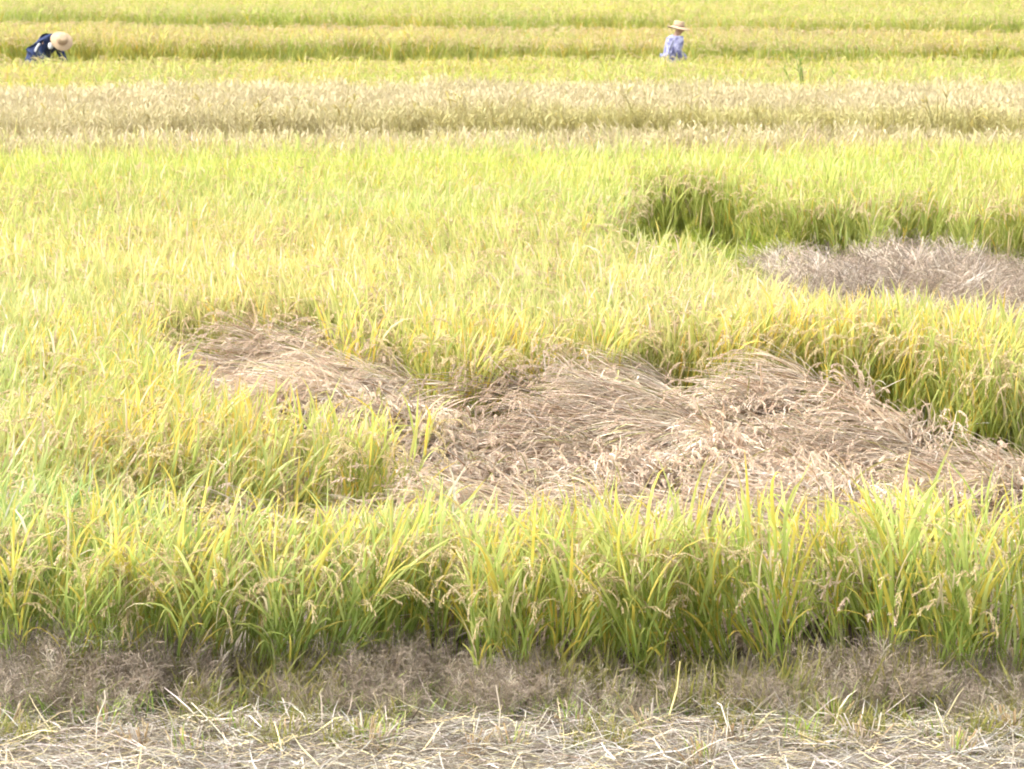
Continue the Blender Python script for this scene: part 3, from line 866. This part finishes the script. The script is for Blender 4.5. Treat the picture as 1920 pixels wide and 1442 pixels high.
# ------------------------------------------------------------------ people
def skin_mesh(name, joints, edges, root, mat, sub=2):
    """one continuous surface grown round a skeleton: joints = {key: (pos, radius x, radius y)}"""
    keys = list(joints); idx = {k: i for i, k in enumerate(keys)}
    me = bpy.data.meshes.new(name)
    me.from_pydata([joints[k][0] for k in keys], [(idx[a], idx[b]) for a, b in edges], [])
    o = bpy.data.objects.new(name, me); COL.objects.link(o)
    md = o.modifiers.new('skin', 'SKIN'); md.use_smooth_shade = True
    layer = me.skin_vertices[0].data if me.skin_vertices else None
    if layer is None:
        bm = bmesh.new(); bm.from_mesh(me); bm.verts.layers.skin.verify(); bm.to_mesh(me); bm.free()
        layer = me.skin_vertices[0].data
    for k in keys:
        j = joints[k]; layer[idx[k]].radius = (j[1], j[2] if len(j) > 2 else j[1]); layer[idx[k]].use_root = (k == root)
    s = o.modifiers.new('sub', 'SUBSURF'); s.levels = sub; s.render_levels = sub
    dg = bpy.context.evaluated_depsgraph_get(); dg.update()
    res = bpy.data.meshes.new_from_object(o.evaluated_get(dg))
    res.name = name
    bpy.data.objects.remove(o)
    res.materials.clear(); res.materials.append(mat); res.shade_smooth()
    return res

def cloth_material(name, c0, c1, scale):
    return noise_material(name, c0, c1, scale, .85, .2, 2.0)
M_SKIN = noise_material('skin', (.34, .20, .13), (.40, .25, .17), 12, .55)
M_HAT = noise_material('straw_hat', (.33, .235, .145), (.42, .31, .20), 90, .7, .5)
M_BAND = noise_material('hat_band', (.24, .15, .11), (.32, .21, .15), 60, .8)
M_NAVY = cloth_material('navy_cloth', (.012, .018, .05), (.03, .045, .11), 25)
M_WHITE = cloth_material('white_cloth', (.42, .43, .45), (.5, .5, .5), 20)
M_LAV = cloth_material('lavender_print', (.07, .07, .16), (.28, .28, .37), 17)
M_TRO = cloth_material('grey_trousers', (.12, .125, .17), (.18, .185, .24), 20)
M_BOOT = noise_material('rubber_boot', (.02, .025, .03), (.04, .045, .05), 10, .4)
M_TEAL = cloth_material('pale_blue_trim', (.26, .40, .44), (.36, .48, .50), 20)

def lathe(name, prof, mat, seg=40, wave=0.0):
    v, f = [], []
    for i, (r_, z) in enumerate(prof):
        for k in range(seg):
            a = 2 * math.pi * k / seg
            v.append((r_ * math.cos(a), r_ * math.sin(a) * 1.0, z + wave * (r_ ** 2) * 10 * math.cos(2 * a)))
    for i in range(len(prof) - 1):
        for k in range(seg): f.append((i * seg + k, i * seg + (k + 1) % seg, (i + 1) * seg + (k + 1) % seg, (i + 1) * seg + k))
    f.append(tuple((len(prof) - 1) * seg + k for k in range(seg)))
    me = bpy.data.meshes.new(name); me.from_pydata(v, [], f); me.materials.append(mat); me.shade_smooth()
    return me

def hat(parent, loc, rot, rad=.2):
    prof = [(.078, -.012), (rad * .7, -.024), (rad, -.040), (rad + .004, -.036), (rad, -.030), (rad * .7, -.012), (.104, .002), (.100, .03), (.096, .07), (.088, .094), (.06, .102), (.02, .103)]
    h = bpy.data.objects.new('straw_hat', lathe('straw_hat', prof, M_HAT, 48, .03)); COL.objects.link(h)
    h.parent = parent; h.location = loc; h.rotation_euler = rot
    b = bpy.data.objects.new('hat_band', lathe('hat_band', [(.098, .004), (.1065, .005), (.1035, .034), (.096, .034)], M_BAND, 48)); COL.objects.link(b)
    b.parent = h
    return h

def fingers(J, E, wrist, key, d, side, curl):
    """palm and five bent fingers of unequal length"""
    d = Vector(d).normalized(); side = Vector(side).normalized(); dn = d.cross(side)
    w_ = Vector(wrist)
    pal = w_ + d * .055
    J[key + 'palm'] = (tuple(pal), .036, .018); E.append((key + 'wrist', key + 'palm'))
    for i, (off, L) in enumerate([(-.027, .066), (-.009, .076), (.009, .072), (.026, .058)]):
        a = pal + d * .035 + side * off; b_ = a + (d * math.cos(curl * .5) + dn * math.sin(curl * .5)) * L * .5
        c_ = b_ + (d * math.cos(curl) + dn * math.sin(curl)) * L * .5
        for q, v in (('a', a), ('b', b_), ('c', c_)): J[key + 'f%d%s' % (i, q)] = (tuple(v), .009 if q != 'c' else .007)
        E += [(key + 'palm', key + 'f%da' % i), (key + 'f%da' % i, key + 'f%db' % i), (key + 'f%db' % i, key + 'f%dc' % i)]
    t0 = w_ + d * .03 + side * -.035; t1 = t0 + (d * .7 - side * .6 + dn * .4).normalized() * .04
    J[key + 't0'] = (tuple(t0), .011); J[key + 't1'] = (tuple(t1), .009)
    E += [(key + 'palm', key + 't0'), (key + 't0', key + 't1')]

def person(label, loc, rz, P, hat_loc, hat_rot, top_mat, extra, hat_rad, leg_mat):
    """P = joint positions; body > one surface, clothes and hat as children"""
    t = thing('person', label, 'person', loc)
    t.rotation_euler = (0, 0, rz)
    J = {'pelvis': (P['pelvis'], .13, .10), 'waist': (P['waist'], .125, .095), 'chest': (P['chest'], .135, .105), 'neckbase': (P['neckbase'], .07, .06),
         'neck': (P['neck'], .05, .05), 'head': (P['head'], .078, .085), 'crown': (P['crown'], .06, .07)}
    E = [('pelvis', 'waist'), ('waist', 'chest'), ('chest', 'neckbase'), ('neckbase', 'neck'), ('neck', 'head'), ('head', 'crown')]
    for s in 'lr':
        J[s + 'sh'] = (P[s + 'sh'], .058); J[s + 'el'] = (P[s + 'el'], .042); J[s + 'wrist'] = (P[s + 'wr'], .029, .022)
        J[s + 'hip'] = (P[s + 'hip'], .085); J[s + 'kn'] = (P[s + 'kn'], .058); J[s + 'an'] = (P[s + 'an'], .04)
        J[s + 'heel'] = (P[s + 'toe'], .035)
        E += [('chest', s + 'sh'), (s + 'sh', s + 'el'), (s + 'el', s + 'wrist'), ('pelvis', s + 'hip'), (s + 'hip', s + 'kn'), (s + 'kn', s + 'an'), (s + 'an', s + 'heel')]
        d = Vector(P[s + 'wr']) - Vector(P[s + 'el'])
        fingers(J, E, P[s + 'wr'], s, d, (d.cross(Vector((0, 0, 1)))), .9)
    # nose and chin
    J['nose'] = (P['nose'], .012); E.append(('head', 'nose'))
    for q in ('pelvis', 'waist', 'chest', 'lsh', 'rsh', 'lel', 'rel', 'lhip', 'rhip', 'lkn', 'rkn'):      # slim under the clothes
        J[q] = (J[q][0],) + tuple(v * (.55 if q[1:] in ('sh', 'el') else .78) for v in J[q][1:])
    b = bpy.data.objects.new('body', skin_mesh('body', J, E, 'pelvis', M_SKIN)); COL.objects.link(b); b.parent = t
    def grow(keys, edges, root, mat, name, k, add, loose=0.0):
        body_keys = ('hem2', 'hem', 'pelvis', 'waist', 'chest')
        kk = lambda q: k * (1.42 if q[1:] in ('sh', 'el') else 1)
        JJ = {q: (J[q][0], J[q][1] * kk(q) + add + (loose if q in body_keys else 0), (J[q][2] if len(J[q]) > 2 else J[q][1]) * kk(q) + add + (loose if q in body_keys else 0)) for q in keys}
        o = bpy.data.objects.new(name, skin_mesh(name, JJ, edges, root, mat)); COL.objects.link(o); o.parent = t
        return o
    pv, wv = Vector(P['pelvis']), Vector(P['waist'])
    J['hem'] = (tuple(pv - (wv - pv).normalized() * .10 - Vector((0, 0, .05))), .145, .125)
    J['hem2'] = (tuple(Vector(J['hem'][0]) - Vector((0, 0, .12))), .15, .13)
    top = grow(['hem2', 'hem', 'pelvis', 'waist', 'chest', 'neckbase', 'lsh', 'rsh', 'lel', 'rel', 'lwrist', 'rwrist'],
               [('hem2', 'hem'), ('hem', 'pelvis'), ('pelvis', 'waist'), ('waist', 'chest'), ('chest', 'neckbase')] + [e for s in 'lr' for e in (('chest', s + 'sh'), (s + 'sh', s + 'el'), (s + 'el', s + 'wrist'))],
               'waist', top_mat, 'jacket', 1.42, .03, .03)
    grow(['pelvis', 'lhip', 'rhip', 'lkn', 'rkn', 'lan', 'ran'], [('pelvis', s + 'hip') for s in 'lr'] + [(s + 'hip', s + 'kn') for s in 'lr'] + [(s + 'kn', s + 'an') for s in 'lr'],
         'pelvis', leg_mat, 'trousers', 1.38, .016)
    for s in 'lr':
        grow([s + 'an', s + 'heel'], [(s + 'an', s + 'heel')], s + 'an', M_BOOT, 'boot', 1.2, .012)
    hat(t, hat_loc, hat_rot, hat_rad)
    for (nm, mat, pts, rad) in extra:
        JJ = {str(i): (p, rad) for i, p in enumerate(pts)}
        o = bpy.data.objects.new(nm, skin_mesh(nm, JJ, [(str(i), str(i + 1)) for i in range(len(pts) - 1)], '0', mat)); COL.objects.link(o); o.parent = top
    return t

zg = -.10
# walking, slightly stooped, seen from the side and a little behind
PA = dict(pelvis=(0, 0, .84), waist=(.01, 0, .97), chest=(.05, 0, 1.10), neckbase=(.09, 0, 1.20), neck=(.115, 0, 1.245), head=(.15, 0, 1.315), crown=(.145, 0, 1.385), nose=(.245, 0, 1.30),
          lsh=(.05, .15, 1.145), lel=(.10, .2, .93), lwr=(.27, .16, .82), rsh=(.06, -.15, 1.145), rel=(.06, -.2, .92), rwr=(.22, -.17, .79),
          lhip=(0, .085, .80), lkn=(.10, .09, .47), lan=(.06, .09, .07), ltoe=(.19, .09, .04), rhip=(0, -.085, .80), rkn=(.04, -.09, .46), ran=(-.10, -.09, .07), rtoe=(.03, -.09, .04))
yA = Y_C1 + .9
sA = 5760 / (yA * math.cos(PITCH) + CAM_H * math.sin(PITCH))
xA = (1258 - 960) / sA
pa = person('person in lavender-blue patterned shirt and wide straw hat walking right behind the rice', (xA, yA, zg), R(18), PA, (.14, 0, 1.375), (0, R(10), 0), M_LAV,
            [('collar', M_TEAL, [(.03, .10, 1.225), (.10, .10, 1.20), (.155, .03, 1.15), (.165, -.04, 1.08), (.15, -.06, .98)], .022)], .205, M_TRO)
# bent over at the waist, head bowed towards the camera and right
PB = dict(pelvis=(-.30, 0, .86), waist=(-.20, 0, 1.00), chest=(0, 0, 1.12), neckbase=(.13, 0, 1.13), neck=(.18, 0, 1.12), head=(.26, 0, 1.09), crown=(.32, 0, 1.11), nose=(.29, 0, .985),
          lsh=(.02, .15, 1.09), lel=(.03, .22, .85), lwr=(.20, .18, .68), rsh=(.02, -.15, 1.09), rel=(-.04, -.22, .88), rwr=(.12, -.18, .70),
          lhip=(-.30, .085, .82), lkn=(-.18, .10, .46), lan=(-.24, .10, .07), ltoe=(-.11, .10, .04), rhip=(-.30, -.085, .82), rkn=(-.16, -.10, .46), ran=(-.27, -.10, .07), rtoe=(-.14, -.10, .04))
yB = Y_C1 + .9
xB = (97 - 960) / sA
pb = person('person in dark navy jacket and straw hat bending low over the rice, left', (xB, yB, zg + .03), R(-40), PB, (.31, 0, 1.12), tuple((Matrix.Rotation(R(40), 3, 'Z') @ Vector((.34, -.74, .58))).to_track_quat('Z', 'Y').to_euler()), M_NAVY,
            [('sleeve_stripe', M_WHITE, [(.0, -.25, 1.06), (-.045, -.285, .98), (-.075, -.305, .90)], .024), ('white_scarf', M_WHITE, [(.12, -.12, 1.07), (.16, -.14, 1.00), (.17, -.13, .95)], .05)], .2, M_NAVY)
